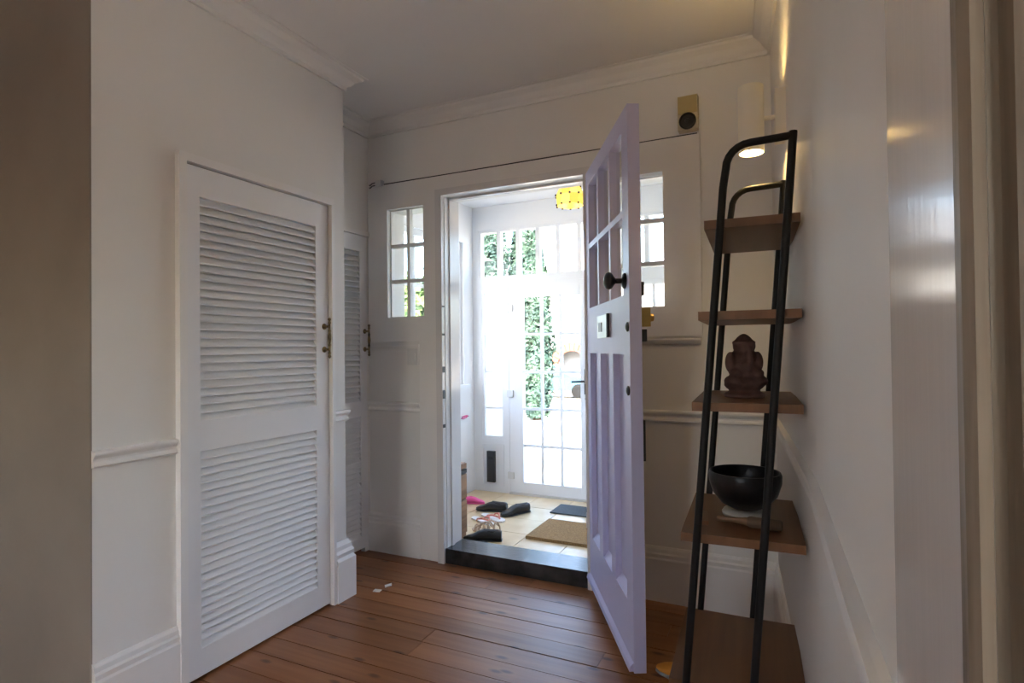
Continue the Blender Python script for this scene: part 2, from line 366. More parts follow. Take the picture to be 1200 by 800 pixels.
# cornice
cp=[(0,ZC-.075),(.012,ZC-.075),(.014,ZC-.058),(.026,ZC-.05),(.045,ZC-.028),(.072,ZC-.014),(.076,ZC-.004),(.092,ZC-.003),(.092,ZC),(0,ZC)]
cpath=[(XL,NIBY+.004),(XL,YE),(XR2,YE),(XR2,YB),(RW[2][0],YB),RW[1],(xr(.602),.602)]
struct(MB().sweep(cpath,cp,1),'trim_6',M['ceil'],'white plaster cornice around the hall ceiling','cornice')
# dado rail
def rail(z): return [(0,z-.055),(.010,z-.054),(.015,z-.048),(.013,z-.040),(.009,z-.034),(.009,z-.026),(.014,z-.020),(.019,z-.014),(.021,z-.008),(.019,z-.001),(.010,z),(0,z+.002)]
mb=MB()
mb.sweep([(XL,NIBY+.004),(XL,1.372)],rail(.93),1)
mb.sweep([(XL,2.185),(XL,YE),(XL-.06,YE)],rail(.945),1)
mb.sweep([(XR2,YB),(-1.972,YB)],rail(.925),1)
mb.sweep([(-.893,YB),(RW[2][0],YB),RW[1],(xr(.602),.602)],rail(.935),1)
struct(mb,'trim_7',M['trim'],'white moulded dado rail around the hall walls','dado rail')
# skirting
def skirt(h): return [(0,0),(.022,0),(.022,h-.06),(.018,h-.052),(.020,h-.035),(.013,h-.028),(.012,h-.012),(.006,h),(0,h)]
struct(MB().sweep([(XL,NIBY+.004),(XL,1.375)],skirt(.245),1),'baseboard_left',M['trim'],'tall white skirting board on the left wall','skirting')
mb=MB().sweep([(XR2,YB),(-1.972,YB)],skirt(.235),1)
struct(mb,'baseboard_back',M['trim'],'tall white skirting board left of the front door','skirting')
mb=MB().sweep([(-.893,YB),(RW[2][0],YB),RW[1],(xr(.602),.602)],skirt(.265),1)
struct(mb,'baseboard_right',M['trim'],'tall white skirting board behind the shelf rack','skirting')
# pilaster strip at the end of the cupboard wall: base block
mb=MB().sweep([(XL,2.182),(XL,YE+.001),(XL-.05,YE+.001)],[(0,0),(.034,0),(.034,.20),(.024,.215),(.028,.235),(.020,.25),(.018,.27),(.006,.29),(0,.29)],1)
struct(mb,'baseboard_pilaster',M['trim'],'white moulded plinth block at the end of the cupboard wall','skirting')
# panel mouldings and sill under sidelights
mb=MB().box(XR2+.01,-1.985,YB-.012,YB,1.235,1.243).box(XR2+.01,-1.985,YB-.016,YB,1.268,1.280).box(-1.985,-1.975,YB-.016,YB,1.15,1.280)
struct(mb.bevel(.003),'trim_8',M['trim'],'thin white panel moulding below the left sidelight','trim')
mb=MB().sweep([(-.892,YB),(-.355,YB)],[(0,1.262),(.014,1.264),(.03,1.276),(.034,1.284),(.03,1.29),(0,1.29)],1)
struct(mb,'trim_9',M['trim'],'white moulded sill below the right sidelight','trim')

# sidelights
def lattice(name,label,ax,c0,c1,u0,u1,z0,z1,nu,nz,fr,bar,m,bardepth=None,ubars=None,zbars=None,cat='window',root=None,gm=None):
    """window: frame + glazing bars + one object per pane"""
    wn=root or thing(name,label,cat,kind='structure')
    def bx(mb,a,b,p,q,d0=c0,d1=c1):
        if ax=='y': mb.box(a,b,d0,d1,p,q)
        else: mb.box(d0,d1,a,b,p,q)
        return mb
    if fr:
        mb=MB(); bx(mb,u0,u0+fr,z0,z1); bx(mb,u1-fr,u1,z0,z1); bx(mb,u0+fr,u1-fr,z0,z0+fr); bx(mb,u0+fr,u1-fr,z1-fr,z1); mb.build('frame',m,wn)
    a,b,p,q=u0+fr,u1-fr,z0+fr,z1-fr
    U=ubars or [a+(b-a)*i/nu for i in range(1,nu)]; Z=zbars or [p+(q-p)*i/nz for i in range(1,nz)]
    bd=bardepth or (c1-c0); cm=(c0+c1)/2
    for x_ in U: bx(MB(),x_-bar/2,x_+bar/2,p,q,cm-bd/2,cm+bd/2).build('glazing_bar',m,wn)
    ue=[a]+U+[b]; ze=[p]+Z+[q]
    for z_ in Z:
        for i in range(len(ue)-1):
            bx(MB(),ue[i]+(bar/2 if i else 0),ue[i+1]-(bar/2 if i<len(ue)-2 else 0),z_-bar/2,z_+bar/2,cm-bd/2,cm+bd/2).build('glazing_bar',m,wn)
    for i in range(len(ue)-1):
        for j in range(len(ze)-1):
            bx(MB(),ue[i]+(bar/2 if i else 0),ue[i+1]-(bar/2 if i<len(ue)-2 else 0),ze[j]+(bar/2 if j else 0),ze[j+1]-(bar/2 if j<len(ze)-2 else 0),cm-.002,cm+.002).build('pane',gm or M['glass'],wn)
    return wn
lattice('window_1','six pane white sidelight left of the front door','y',YB+.02,YB+.055,S1[0],S1[1],S1[2],S1[3],2,3,.006,.022,M['trim'])
lattice('window_2','six pane white sidelight behind the open lavender door','y',YB+.02,YB+.055,S2[0],S2[1],S2[2],S2[3],2,3,.006,.022,M['trim'])

# black threshold step
st=MB().box(-1.842,-.905,2.855,3.045,.0,.085).bevel(.012,3)
struct(st,'trim_10',M['black_step'],'black gloss painted threshold step under the front door','step')

# ------------------------------------------------------------------ louvred cupboard doors
def bar_handle(parent, pos, L=.2):
    h=MB()
    x,y_,z=pos
    prof=[(0,-L/2),(.006,-L/2+.004),(.0085,-L/2+.010),(.005,-L/2+.018),(.0075,-L/2+.026),(.005,-L/2+.034),(.006,-L*.2),(.0085,-L*.17),(.006,-L*.14),(.009,-.006),(.009,.006),(.006,L*.14),(.0085,L*.17),(.006,L*.2),(.005,L/2-.034),(.0075,L/2-.026),(.005,L/2-.018),(.0085,L/2-.010),(.006,L/2-.004),(0,L/2)]
    h.lathe(prof,12,(x+.034,y_,z))
    o=h.build('handle',M['brass_dark'],parent,True)
    for dz in (-L*.28,L*.28):
        p=MB().lathe([(.015,0),(.015,.003),(.010,.006),(.0055,.012),(.0055,.028),(.009,.031)],12,(x,y_,z+dz),'x').build('post',M['brass_dark'],o,True)
def louvre_door(name,label,x,y0,y1,z0,z1,sl,sr,zs,n1,n2,hy):
    d=thing(name,label,'door',kind='structure')
    t=.032
    za,zb,zc,zd=zs                       # lower louvre bottom/top, upper louvre bottom/top
    for a,b in ((y0,y0+sl),(y1-sr,y1)): MB().box(x-t,x,a,b,z0,z1).bevel(.003).build('stile',M['louvre'],d)
    for p,q in ((z0,za),(zb,zc),(zd,z1)): MB().box(x-t,x,y0+sl,y1-sr,p,q).bevel(.002).build('rail',M['louvre'],d)
    for p,q,n in ((za,zb,n1),(zc,zd,n2)):
        pt=(q-p)/n
        me=None
        for i in range(n):
            if me is None:
                mb=MB(); L=y1-sr-y0-sl; wv=pt*1.12
                # outer edge low, inner edge high
                mb.extr([(-.0045,0,-wv/2),(.002,0,-wv/2),(.002,0,-wv/2+.005),(-.022,0,wv/2),(-.0285,0,wv/2)],(0,L,0)); me=mb.mesh('slat'); me.materials.append(M['louvre'])
            link('slat',me,d,(x-.004,y0+sl,p+pt*(i+.5)))
    bar_handle(d,(x,hy,1.31))
    return d
d1=louvre_door('door_1','white louvred cupboard door with dark bar handle in the left wall',XL+.004,1.412,2.158,.012,1.962,.058,.082,(.115,.868,.982,1.848),24,27,2.128)
for z in (1.76,.24): MB().box(XL+.001,XL+.012,1.404,1.414,z-.035,z+.035).bevel(.002).build('hinge',M['white_plastic'],d1)
d2=louvre_door('door_2','narrow white louvred door in the alcove beside the front door frame',XR2+.004,2.31,2.842,.03,1.955,.058,.062,(.10,.84,.93,1.86),24,29,2.822)
# casing bead of door 1 and alcove head
mb=MB(); 
def cas(mb,a,b,p,q): mb.box(XL,XL+.026,a,b,p,q)
cas(mb,1.374,1.404,.0,1.997); cas(mb,2.162,2.180,.0,1.965); cas(mb,1.404,2.180,1.966,1.997)
struct(mb.bevel(.008,2),'trim_11',M['trim'],'white beaded casing around the louvred cupboard door','trim')
mb=MB().box(XR2,XR2+.02,2.28,2.855,1.958,1.985)
struct(mb.bevel(.005,2),'trim_12',M['trim'],'white head moulding over the alcove door','trim')

# ------------------------------------------------------------------ lavender front door (open)
DA=(-.928,2.862); ang=R(-61.8)
fd=thing('door_3','open lavender front door with six glazed panes and black knob','door',(DA[0],DA[1],0),ang,kind='structure')
# local: x along the leaf from hinge, y=0 outer face (faces -x side of the room), thickness towards +y ; z up
W,T,Z0,Z1=.888,.045,.06,2.148
def dbox(a,b,p,q,y0=0,y1=T): return MB().box(a,b,y0,y1,p,q)
cols=[(.098,.285),(.357,.538),(.610,.797)]
GZ0,GZ1,PZ0,PZ1=1.448,2.072,.292,1.222
LV=M['lav']
dbox(0,.098,Z0,Z1).bevel(.003).build('stile',LV,fd); dbox(.797,W,Z0,Z1).bevel(.003).build('stile',LV,fd)
dbox(.098,.797,GZ1,Z1).bevel(.002).build('rail',LV,fd); dbox(.098,.797,PZ1,GZ0).bevel(.002).build('rail',LV,fd); dbox(.098,.797,Z0,PZ0).bevel(.002).build('rail',LV,fd)
for a,b in ((.285,.357),(.538,.610)): dbox(a,b,PZ0,PZ1).bevel(.002).build('mullion',LV,fd)
for a,b in cols:
    dbox(a,b,PZ0,PZ1,.026,.034).build('panel',LV,fd)
    # bevelled bead round the panel
    mb=MB().extr([(a,0.003,PZ0),(a,.026,PZ0),(a,.026,PZ0+.03)],(b-a,0,0)); mb.build('bead',LV,fd)
gb=[(.098,.312),(.338,.558),(.584,.797)]
for a,b in ((.312,.338),(.558,.584)): dbox(a,b,GZ0,GZ1,-.0,T).build('glazing_bar',LV,fd)
for a,b in gb:
    dbox(a,b,1.747,1.773,-.0,T).build('glazing_bar',LV,fd)
    for p,q in ((GZ0,1.747),(1.773,GZ1)): dbox(a,b,p,q,.030,.033).build('pane',M['glass'],fd)
# weather bar along the foot
MB().extr([(0.01,0,Z0+.002),(.01,-.016,Z0+.002),(.01,-.012,Z0+.02),(.01,0,Z0+.034)],(W-.02,0,0)).build('weather_bar',LV,fd)
# knob
kn=MB().lathe([(.030,0),(.030,-.005),(.024,-.010),(.010,-.014),(.010,-.036),(.016,-.042),(.030,-.052),(.034,-.062),(.030,-.072),(.016,-.080),(0,-.082)],20,(.826,0,1.50),'y').build('knob',M['black'],fd,True)
# letter plate
lp=MB().box(.315,.560,-.006,0,1.292,1.394).bevel(.003).build('letter_plate',M['steel'],fd)
MB().box(.352,.420,-.009,-.0055,1.320,1.362).build('slot',M['black'],lp)
MB().box(.545,.562,-.014,-.002,1.292,1.394).bevel(.003).build('edge_bar',M['dark_metal'],lp)
for z in (1.325,1.088): MB().lathe([(.018,0),(.018,-.004),(.010,-.008),(0,-.009)],16,(.862,0,z),'y').build('keyhole_cover',M['dark_metal'],fd,True)
# inside locks (project past the inner face) 
lk=MB().box(W-.085,W-.008,T,T+.036,1.325,1.395).bevel(.008,2).build('rim_lock',M['brass'],fd)
MB().lathe([(.014,0),(.016,.012),(.014,.02),(0,.021)],14,(W-.045,T+.036,1.36),'y').build('turn_knob',M['brass'],lk,True)
MB().box(W-.05,W-.004,T,T+.02,1.27,1.315).bevel(.003).build('latch_case',M['dark_metal'],fd)
MB().box(W-.05,W-.004,T,T+.012,1.44,1.49).bevel(.003).build('latch_case',M['dark_metal'],fd)
MB().box(W-.03,W-.004,T,T+.010,.83,.98).bevel(.003).build('lock_plate',M['dark_metal'],fd)
for z in (.35,1.1,1.9): MB().lathe([(.007,-.04),(.007,.04)],10,(-.006,-.004,z)).build('hinge',M['steel'],fd,True)

# ------------------------------------------------------------------ porch
PX0,PX1,PY1,PZ,PC=-2.69,-.05,4.80,-.10,2.60
pf=struct(MB().box(PX0-.1,PX1+.1,YBO,PY1+.1,PZ-.12,PZ-.008),'floor_porch',M['grout'],'cream tiled floor of the porch','floor')
ts=.335; me=None
yy=PY1
while yy>YBO-.01:
    xx=PX0
    y0=max(yy-ts,YBO)
    while xx<PX1:
        x1=min(xx+ts,PX1)
        if x1-xx>.03 and yy-y0>.03:
            MB().box(-(x1-xx)/2+.003,(x1-xx)/2-.003,-(yy-y0)/2+.003,(yy-y0)/2-.003,-.008,0).bevel(.002).build('tile',M['tile'],pf,False,((xx+x1)/2,(yy+y0)/2,PZ+random.uniform(-.0006,.0006)))
        xx+=ts
    yy-=ts
struct(MB().box(PX0-.2,PX1+.2,YBO,PY1+.35,PC,PC+.1),'ceiling_porch',M['pwall'],'white porch ceiling','ceiling')
# left side wall with a window
LW=(3.16,4.62,.92,2.24)
mb=grid_wall(MB(),'x',PX0-.1,PX0,[YBO,LW[0],LW[1],PY1+.06],[PZ,LW[2],LW[3],PC],[LW])
struct(mb,'wall_porch_left',M['pwall'],'white porch side wall with a wide window','wall')
lattice('window_3','wide white framed window in the porch side wall','x',PX0-.085,PX0-.025,LW[0],LW[1],LW[2],LW[3],4,3,.05,.03,M['upvc'],.03)
struct(MB().box(PX0,PX0+.05,LW[0]-.04,LW[1]+.04,LW[2]-.03,LW[2]).bevel(.004),'trim_13',M['upvc'],'white sill of the porch side window','sill')
struct(MB().box(PX1,PX1+.1,YBO,PY1+.06,PZ,PC),'wall_porch_right',M['pwall'],'plain white porch wall behind the open front door','wall')
# porch front: openings for transom, sidelight, door and right-hand window
F0,F1=PY1,PY1+.07
TR=(-2.625,-.12,1.905,2.375); SL=(-2.60,-2.362,.40,1.80); DR=(-2.315,-1.49,PZ,1.858); RWN=(-1.42,-.12,.80,1.82)
xs=sorted({PX0,PX1,TR[0],TR[1],SL[0],SL[1],DR[0],DR[1],RWN[0]}); zs=sorted({PZ,.40,.80,1.80,1.82,1.858,1.905,2.375,PC})
mb=grid_wall(MB(),'y',F0,F1,xs,zs,[TR,SL,DR,RWN])
pw=struct(mb,'wall_porch_front',M['upvc'],'white framed porch front around the outer glazed door','wall')
# raised moulding of the panel below the sidelight and the black letter box
mb=MB()
for a,b,p,q in ((-2.60,-2.375,.335,.35),(-2.60,-2.375,-.04,-.025),(-2.60,-2.588,-.025,.335),(-2.387,-2.375,-.025,.335)): mb.box(a,b,F0-.01,F0,p,q)
mb.build('panel_moulding',M['upvc'],pw)
lb=tag(MB().box(-2.542,-2.462,F0-.03,F0,-.005,.285).bevel(.012,2).build('letter_box',M['black']),'black upright letter box on the porch front panel','letter box')
MB().box(-2.525,-2.479,F0-.036,F0-.029,.21,.235).build('flap',M['frame_black'],lb)
pitchb=.1985
lattice('window_4','long white transom window above the outer porch door','y',F0+.005,F0+.065,TR[0],TR[1],TR[2],TR[3],1,1,.025,.042,M['upvc'],.05,[-2.412+pitchb*i for i in range(12)])
lattice('window_5','narrow four pane frosted window beside the outer porch door','y',F0+.005,F0+.065,SL[0],SL[1],SL[2],SL[3],1,4,.025,.02,M['upvc'],.03,None,[.688,1.034,1.381],gm=M['frosted'])
lattice('window_6','wide white framed window right of the outer porch door','y',F0+.005,F0+.065,RWN[0],RWN[1],RWN[2],RWN[3],6,3,.045,.024,M['upvc'],.03)
od=thing('door_4','white outer porch door glazed with fifteen panes','door',kind='structure')
A0,A1,B0,B1=DR[0]+.002,DR[1]-.002,DR[2]+.019,DR[3]-.002
G=(-2.175,-1.617,.018,1.722)
mb=MB().box(A0,G[0],F0+.0,F0+.06,B0,B1).box(G[1],A1,F0,F0+.06,B0,B1).box(G[0],G[1],F0,F0+.06,B0,G[2]).box(G[0],G[1],F0,F0+.06,G[3],B1)
bmesh.ops.remove_doubles(mb.bm,verts=mb.bm.verts,dist=1e-5); mb.bevel(.003); mb.build('frame',M['upvc'],od)
lattice(None,None,'y',F0+.012,F0+.048,G[0],G[1],G[2],G[3],3,5,.0,.024,M['upvc'],.03,[-1.991,-1.803],[.352,.691,1.031,1.378],root=od)
hp=MB().box(-1.578,-1.552,F0-.012,F0,.84,1.06).bevel(.004).build('handle_plate',M['dark_metal'],od)
MB().tube([(-1.565,F0-.01,.955),(-1.565,F0-.05,.955),(-1.575,F0-.055,.955),(-1.68,F0-.055,.95)],.009,8).build('lever',M['dark_metal'],hp,True)
MB().lathe([(.01,0),(.01,-.006),(0,-.007)],10,(-1.565,F0,.80),'y').build('keyhole',M['dark_metal'],od)
for z in (1.624,.829,.072): MB().box(-2.33,-2.27,F0-.016,F0,z-.03,z+.03).bevel(.005).build('hinge',M['white_plastic'],od)
struct(MB().box(DR[0],DR[1],F0-.02,F0+.09,PZ,PZ+.018),'trim_14',M['steel'],'metal sill under the outer porch door','threshold')
# hanging porch lamp
lm=thing('porch_lamp','small yellow leaded glass ceiling lamp in the porch','lamp',(-1.375,3.9,0))
MB().lathe([(.045,PC),(.045,PC-.015),(.012,PC-.03),(.006,PC-.035),(.006,2.435),(.03,2.43),(.035,2.42),(0,2.42)][::-1],16).build('stem',M['brass_dark'],lm,True)
rows=[(.035,2.435),(.078,2.405),(.105,2.345),(.098,2.275)]
ns=10
for i in range(ns):
    a0,a1=2*math.pi*i/ns,2*math.pi*(i+1)/ns
    for j,((r0,z0),(r1,z1)) in enumerate(zip(rows,rows[1:])):
        p=[(r0*math.cos(a0),r0*math.sin(a0),z0),(r0*math.cos(a1),r0*math.sin(a1),z0),(r1*math.cos(a1),r1*math.sin(a1),z1),(r1*math.cos(a0),r1*math.sin(a0),z1)]
        mb=MB(); n_=(Vector(p[1])-Vector(p[0])).cross(Vector(p[3])-Vector(p[0])).normalized()*.003
        mb.extr(p,n_).build('glass_panel',M['amber'] if (i+j)%3 else M['amber2'],lm)
        MB().ball((r1*1.02*math.cos(a0),r1*1.02*math.sin(a0),z1),.008,seg=8,rings=5).build('lead_stud',M['dark_metal'],lm)
MB().ball((0,0,2.33),.03).build('bulb',M['bulb'],lm,True)

# ------------------------------------------------------------------ porch contents
tag(MB().box(-.40,.40,-.225,.225,0,.022).bevel(.006,2).build('doormat',M['coir'],None,False,(-1.27,3.93,PZ)),'thick brown coir doormat on the porch tiles','doormat')
tag(MB().box(-.40,.40,-.13,.13,0,.010).bevel(.003,1).build('rug',M['mat_dark'],None,False,(-1.345,4.49,PZ)),'dark blue grey mat in front of the outer porch door','mat')
cb=thing('wooden_cabinet','low brown wooden cabinet inside the porch beside the front door opening','cabinet')
MB().box(-2.655,-2.085,3.10,3.585,PZ,.432).bevel(.004).build('body',M['cabwood'],cb)
for z0,z1 in ((-.06,.17),(.185,.355)):
    MB().box(-2.085,-2.07,3.115,3.575,z0,z1).bevel(.003).build('drawer_front',M['cabwood'],cb)
MB().box(-2.087,-2.068,3.115,3.575,.362,.392).build('handle_gap',M['black'],cb)
MB().box(-2.085,-2.07,3.115,3.575,.396,.43).bevel(.003).build('top_edge',M['cabwood'],cb)

def loft(secs, seg=12):
    """secs: (x, halfwidth, z0, z1, ycentre)"""
    mb=MB(); rings=[]
    for x,hw,z0,z1,yc in secs:
        ring=[]
        for k in range(seg):
            a=2*math.pi*k/seg; c,s_=math.cos(a),math.sin(a)
            e=.7
            ring.append(mb.bm.verts.new((x,yc+hw*math.copysign(abs(c)**e,c),(z0+z1)/2+(z1-z0)/2*math.copysign(abs(s_)**e,s_))))
        rings.append(ring)
    for a,b in zip(rings,rings[1:]):
        for k in range(seg): mb.bm.faces.new((a[k],a[(k+1)%seg],b[(k+1)%seg],b[k]))
    mb.bm.faces.new(rings[0][::-1]); mb.bm.faces.new(rings[-1]); return mb
def shoe(label,loc,rz,m,m_in,L=.28,group=None,sole=None,tilt=0,name='shoe'):
    s=thing(name,label,'shoe',loc,rz,group); k=L/.28
    if tilt: s.rotation_euler=(tilt,0,rz)
    def sc_(q): return [(x*k,h*k,a*k,b*k,y*k) for x,h,a,b,y in q]
    loft(sc_([(-.138,.022,0,.016,0),(-.125,.032,0,.018,0),(-.06,.034,0,.016,0),(.0,.035,0,.014,.004),(.06,.046,0,.014,.008),(.11,.036,0,.014,.004),(.138,.014,0,.013,0)])).build('sole',sole or M['black'],s,True)
    loft(sc_([(-.134,.020,.012,.070,0),(-.118,.030,.012,.078,0),(-.06,.033,.012,.072,0),(-.01,.034,.012,.082,.003),(.03,.038,.012,.070,.006),(.07,.043,.012,.048,.008),(.11,.034,.012,.036,.004),(.136,.012,.012,.024,0)])).build('upper',m,s,True)
    loft(sc_([(-.112,.012,.060,.0795,0),(-.08,.024,.055,.0775,0),(-.04,.024,.055,.080,.001),(-.008,.014,.060,.0845,.002)])).build('opening',m_in,s,True)
    return s
shoe('black leather shoe lying toe to the porch wall',(-2.21,4.23,PZ),R(188),M['leather'],M['lining'])
shoe('black leather shoe with its toe pointing at the flip-flops',(-1.99,4.22,PZ),R(238),M['leather'],M['lining'])
shoe('bright pink shoe against the porch side wall behind the cabinet',(-2.47,4.36,PZ),R(20),M['pink'],M['pink'],.22,None,M['pink'])
shoe('black shoe under the lattice sandal beside the wooden cabinet',(-1.93,3.55,PZ),R(200),M['leather'],M['lining'])
shoe('small black shoe at the inner edge of the threshold step',(-1.84,3.36,PZ),R(165),M['leather'],M['lining'],.24)
def flipflop(label,loc,rz,msole,mstrap,group=None):
    s=thing('flip_flop',label,'flip-flop',loc,rz,group)
    loft([(-.13,.02,0,.018,0),(-.115,.032,0,.018,0),(-.04,.03,0,.016,0),(.05,.045,0,.014,.004),(.10,.04,0,.014,.004),(.132,.016,0,.014,0)]).build('sole',msole,s,True)
    for sg in (-1,1):
        MB().tube([(.085,.002,.014),(.07,.008*sg,.032),(.03,.032*sg,.042),(-.02,.040*sg,.030),(-.045,.034*sg,.010)],[.004,.006,.008,.007,.005],8).build('strap',mstrap,s,True)
    return s
flipflop('white flip-flop with coral straps, of the pair the one nearer the threshold step',(-2.13,3.93,PZ),R(-25),M['white_rubber'],M['coral'],'white flip-flops with coral straps')
flipflop('white flip-flop with coral straps, of the pair the one against the black shoes',(-2.10,4.04,PZ),R(-25),M['white_rubber'],M['coral'],'white flip-flops with coral straps')
def sandal(label,loc,rz):
    s=thing('sandal',label,'sandal',loc,rz)
    loft([(-.125,.02,0,.022,0),(-.11,.03,0,.022,0),(-.04,.03,0,.018,0),(.05,.042,0,.014,.004),(.10,.036,0,.014,.003),(.128,.014,0,.014,0)]).build('sole',M['beige'],s,True)
    for i,x in enumerate((-.10,-.04,.0,.04,.08)):
        hgt=.085-.05*(i/4)
        MB().tube([(x,-.036,.012),(x+.004,-.034,hgt*.6),(x+.012,-.018,hgt),(x+.018,.0,hgt+.006),(x+.012,.018,hgt),(x+.004,.034,hgt*.6),(x,.036,.012)],.006,6).build('strap',M['beige'],s,True)
    for sg in (-1,1): MB().tube([(-.10,.034*sg,.05),(-.03,.02*sg,.088),(.03,-.02*sg,.065),(.085,-.034*sg,.025)],.005,6).build('strap',M['beige'],s,True)
sandal('beige lattice strap sandal beside the wooden cabinet',(-1.99,3.72,PZ),R(170))
hk=thing('hanging_strap','small pink strap hanging on the porch side wall','strap',(PX0,4.66,.62))
MB().lathe([(.012,0),(.012,.004),(.004,.006),(.004,.02),(.008,.024),(0,.026)],10,(0,0,0),'x').build('peg',M['white_plastic'],hk,True)
MB().tube([(.014,0,.006),(.016,-.03,-.006),(.018,-.10,-.012),(.018,-.13,-.008),(.016,-.10,.004),(.014,-.03,.008)],.006,6,closed=True).build('strap',M['pink'],hk,True)

# ------------------------------------------------------------------ small wall fittings
sw=thing('light_switch','white square switch plate left of the front door','switch',(-2.018,YB,1.205))
MB().box(-.043,.043,-.012,0,-.05,.05).bevel(.004,2).build('plate',M['white_plastic'],sw)
MB().box(-.014,.014,-.017,-.012,-.022,.022).bevel(.002).build('rocker',M['white_plastic'],sw)
dc=thing('door_chime','cream door chime box with round black sounder above the right sidelight','door chime',(-.398,YB-.0,2.37))
MB().box(-.046,.046,-.045,0,-.082,.082).bevel(.005,2).build('case',M['cream_plastic'],dc)
MB().box(-.044,.044,-.048,-.044,-.004,.078).bevel(.002).build('cover',M['tan_plastic'],dc)
MB().lathe([(.040,-.045),(.040,-.052),(.034,-.055),(.030,-.050),(.012,-.050),(.010,-.054),(0,-.055)],24,(0,0,-.042),'y').build('sounder',M['black'],dc,True)
MB().tube([(.04,-.006,-.08),(.046,-.006,-.12),(.047,-.006,-.9)],.0025,6).build('cable',M['white_plastic'],dc)
bx_=thing('contact_sensor','small white sensor box at the end of the wire left of the front door','sensor',(-2.255,YB-.014,2.282))
MB().box(-.022,.022,-.02,.014,-.018,.018).bevel(.003).build('case',M['white_plastic'],bx_)
for dz in (-.006,.010): MB().tube([(-.022,-.008,dz),(-.05,-.012,dz-.004),(-.075,-.004,dz-.012),(-.085,.004,dz-.006)],.004,6).build('lead',M['dark_metal'],bx_)
tag(MB().tube([(-2.23,YB-.004,SZ+.006),(-1.7,YB-.004,SZ+.005),(-1.2,YB-.004,SZ+.006),(-.6,YB-.004,SZ+.004),(-.36,YB-.004,SZ+.005)],.0045,6).build('wire',M['dark_metal']),'thin dark wire running along the top of the door surround','wire')

# wall sconce on the right wall
SY=2.16; sx=xr(SY); wa=math.atan2(RW[2][0]-RW[1][0],RW[2][1]-RW[1][1])
sn=thing('wall_sconce','white up and down cylinder wall light above the shelf rack','wall light',(sx,SY,2.035),-wa)
MB().box(-.032,0,-.035,.035,-.085,.085).bevel(.003).build('back_box',M['sconce'],sn)
MB().lathe([(.008,-.075),(.008,-.03)],10,(0,0,0),'x').build('arm',M['sconce'],sn)
ro,ri=.042,.039
MB().lathe([(ri,-.115),(ro,-.115),(ro,.115),(ri,.115),(ri,.0),(ri,-.115)],32,(-.108,0,0),'z',False).build('cylinder',M['sconce'],sn,True)
for z,nm in ((-.095,'lower_lens'),(.08,'upper_lens')): MB().lathe([(0,-.003),(ri-.001,-.003),(ri-.001,.003),(0,.003)],24,(-.108,0,z)).build(nm,M['warm_lamp'],sn)

# ------------------------------------------------------------------ shelf rack
s_=.92; yn,yf=1.80*s_,2.33*s_
def zz(z): return CAM_H+(z-CAM_H)*s_
rk_rot=.045
rk=thing('shelf_rack','leaning ladder rack with five wooden shelves and black tube frame','shelf rack',(.046*1.0,yn,0),rk_rot)
# local: x=0 wall side, -x into the room, y away
def lx(x): return x*s_-.046
def frame(y,name):
    zt=zz(1.845); xt=lx(.046)-.011; xb=xt-.0795*(zt)        # wall-side leg
    zl=zz(1.75); xl=lx(-.150)
    k=.086; xlb=xl-k*zl
    arc=[]
    cx,cz,rad=xl+.062,zt-.062-.004,.062
    pts=[(xlb,y,0.0),(xl-.004,y,zl-.03)]
    for i in range(0,7):
        a=math.pi-i*(math.pi/2)/6; pts.append((cx+rad*math.cos(a)+.004,y,cz+rad*math.sin(a)))
    pts.append((xt-.002,y,zt))
    MB().tube(pts,.0105,10).build('frame_tube',M['frame_black'],rk,True)
    MB().tube([(xt,y,zt+.0105),(xt-.0795*.1,y,zt-.1),(xb,y,0)],.0105,10).build('frame_tube',M['frame_black'],rk,True)
frame(0,'near'); frame(yf-yn,'far')
for xl_,zt in ((-.21,1.627),(-.231,1.354),(-.253,1.081),(-.291,.685),(-.332,.236)):
    z=zz(zt)
    MB().box(lx(xl_),0,.0105,yf-yn-.0105,z-.024,z).bevel(.004,2).build('shelf',M['shelf'],rk)
for z,xx in ((zz(.236),-.27),(zz(.685),-.235)):
    pass
SH3,SH4=zz(1.081),zz(.685)

# statue
st=bpy.data.objects.new('figurine',None)
mb=MB()
for c,rr in (((0,0,.012),(.052,.046,.014)),((0,0,.040),(.060,.048,.026)),((-.034,-.012,.050),(.030,.036,.020)),((.034,-.012,.050),(.030,.036,.020)),
             ((0,.004,.085),(.046,.038,.040)),((0,.006,.118),(.044,.033,.034)),((-.040,0,.108),(.016,.022,.034)),((.040,0,.108),(.016,.022,.034)),
             ((-.034,-.02,.075),(.018,.022,.014)),((.032,-.02,.075),(.018,.022,.014)),((0,0,.150),(.026,.026,.026)),((.002,-.006,.160),(.027,.026,.024)),
             ((-.022,0,.158),(.012,.008,.018)),((.024,0,.158),(.012,.008,.018)),((.004,-.026,.128),(.010,.014,.034)),((-.002,-.03,.098),(.011,.012,.014))):
    mb.ball(c,*rr)
mb.lathe([(.0,.162),(.034,.164),(.036,.171),(.026,.178),(.020,.186),(.010,.194),(0,.198)],8)
mb.lathe([(.058,0),(.060,.006),(.056,.014),(0,.016)],20)
stt=mb.mesh('figurine',True); stt.materials.append(M['clay']); bpy.data.objects.remove(st)
st=link('figurine',stt,None,(-.108,1.86,SH3+.001)); st.rotation_euler=(0,0,R(25)); st.scale=(1.0,1.0,.97)
tag(st,'dark terracotta seated figurine with pointed crown on the middle shelf','figurine')
md=st.modifiers.new('remesh','REMESH'); md.mode='VOXEL'; md.voxel_size=.0035; md.use_smooth_shade=True
sm=st.modifiers.new('smooth','SMOOTH'); sm.iterations=3; sm.factor=.5
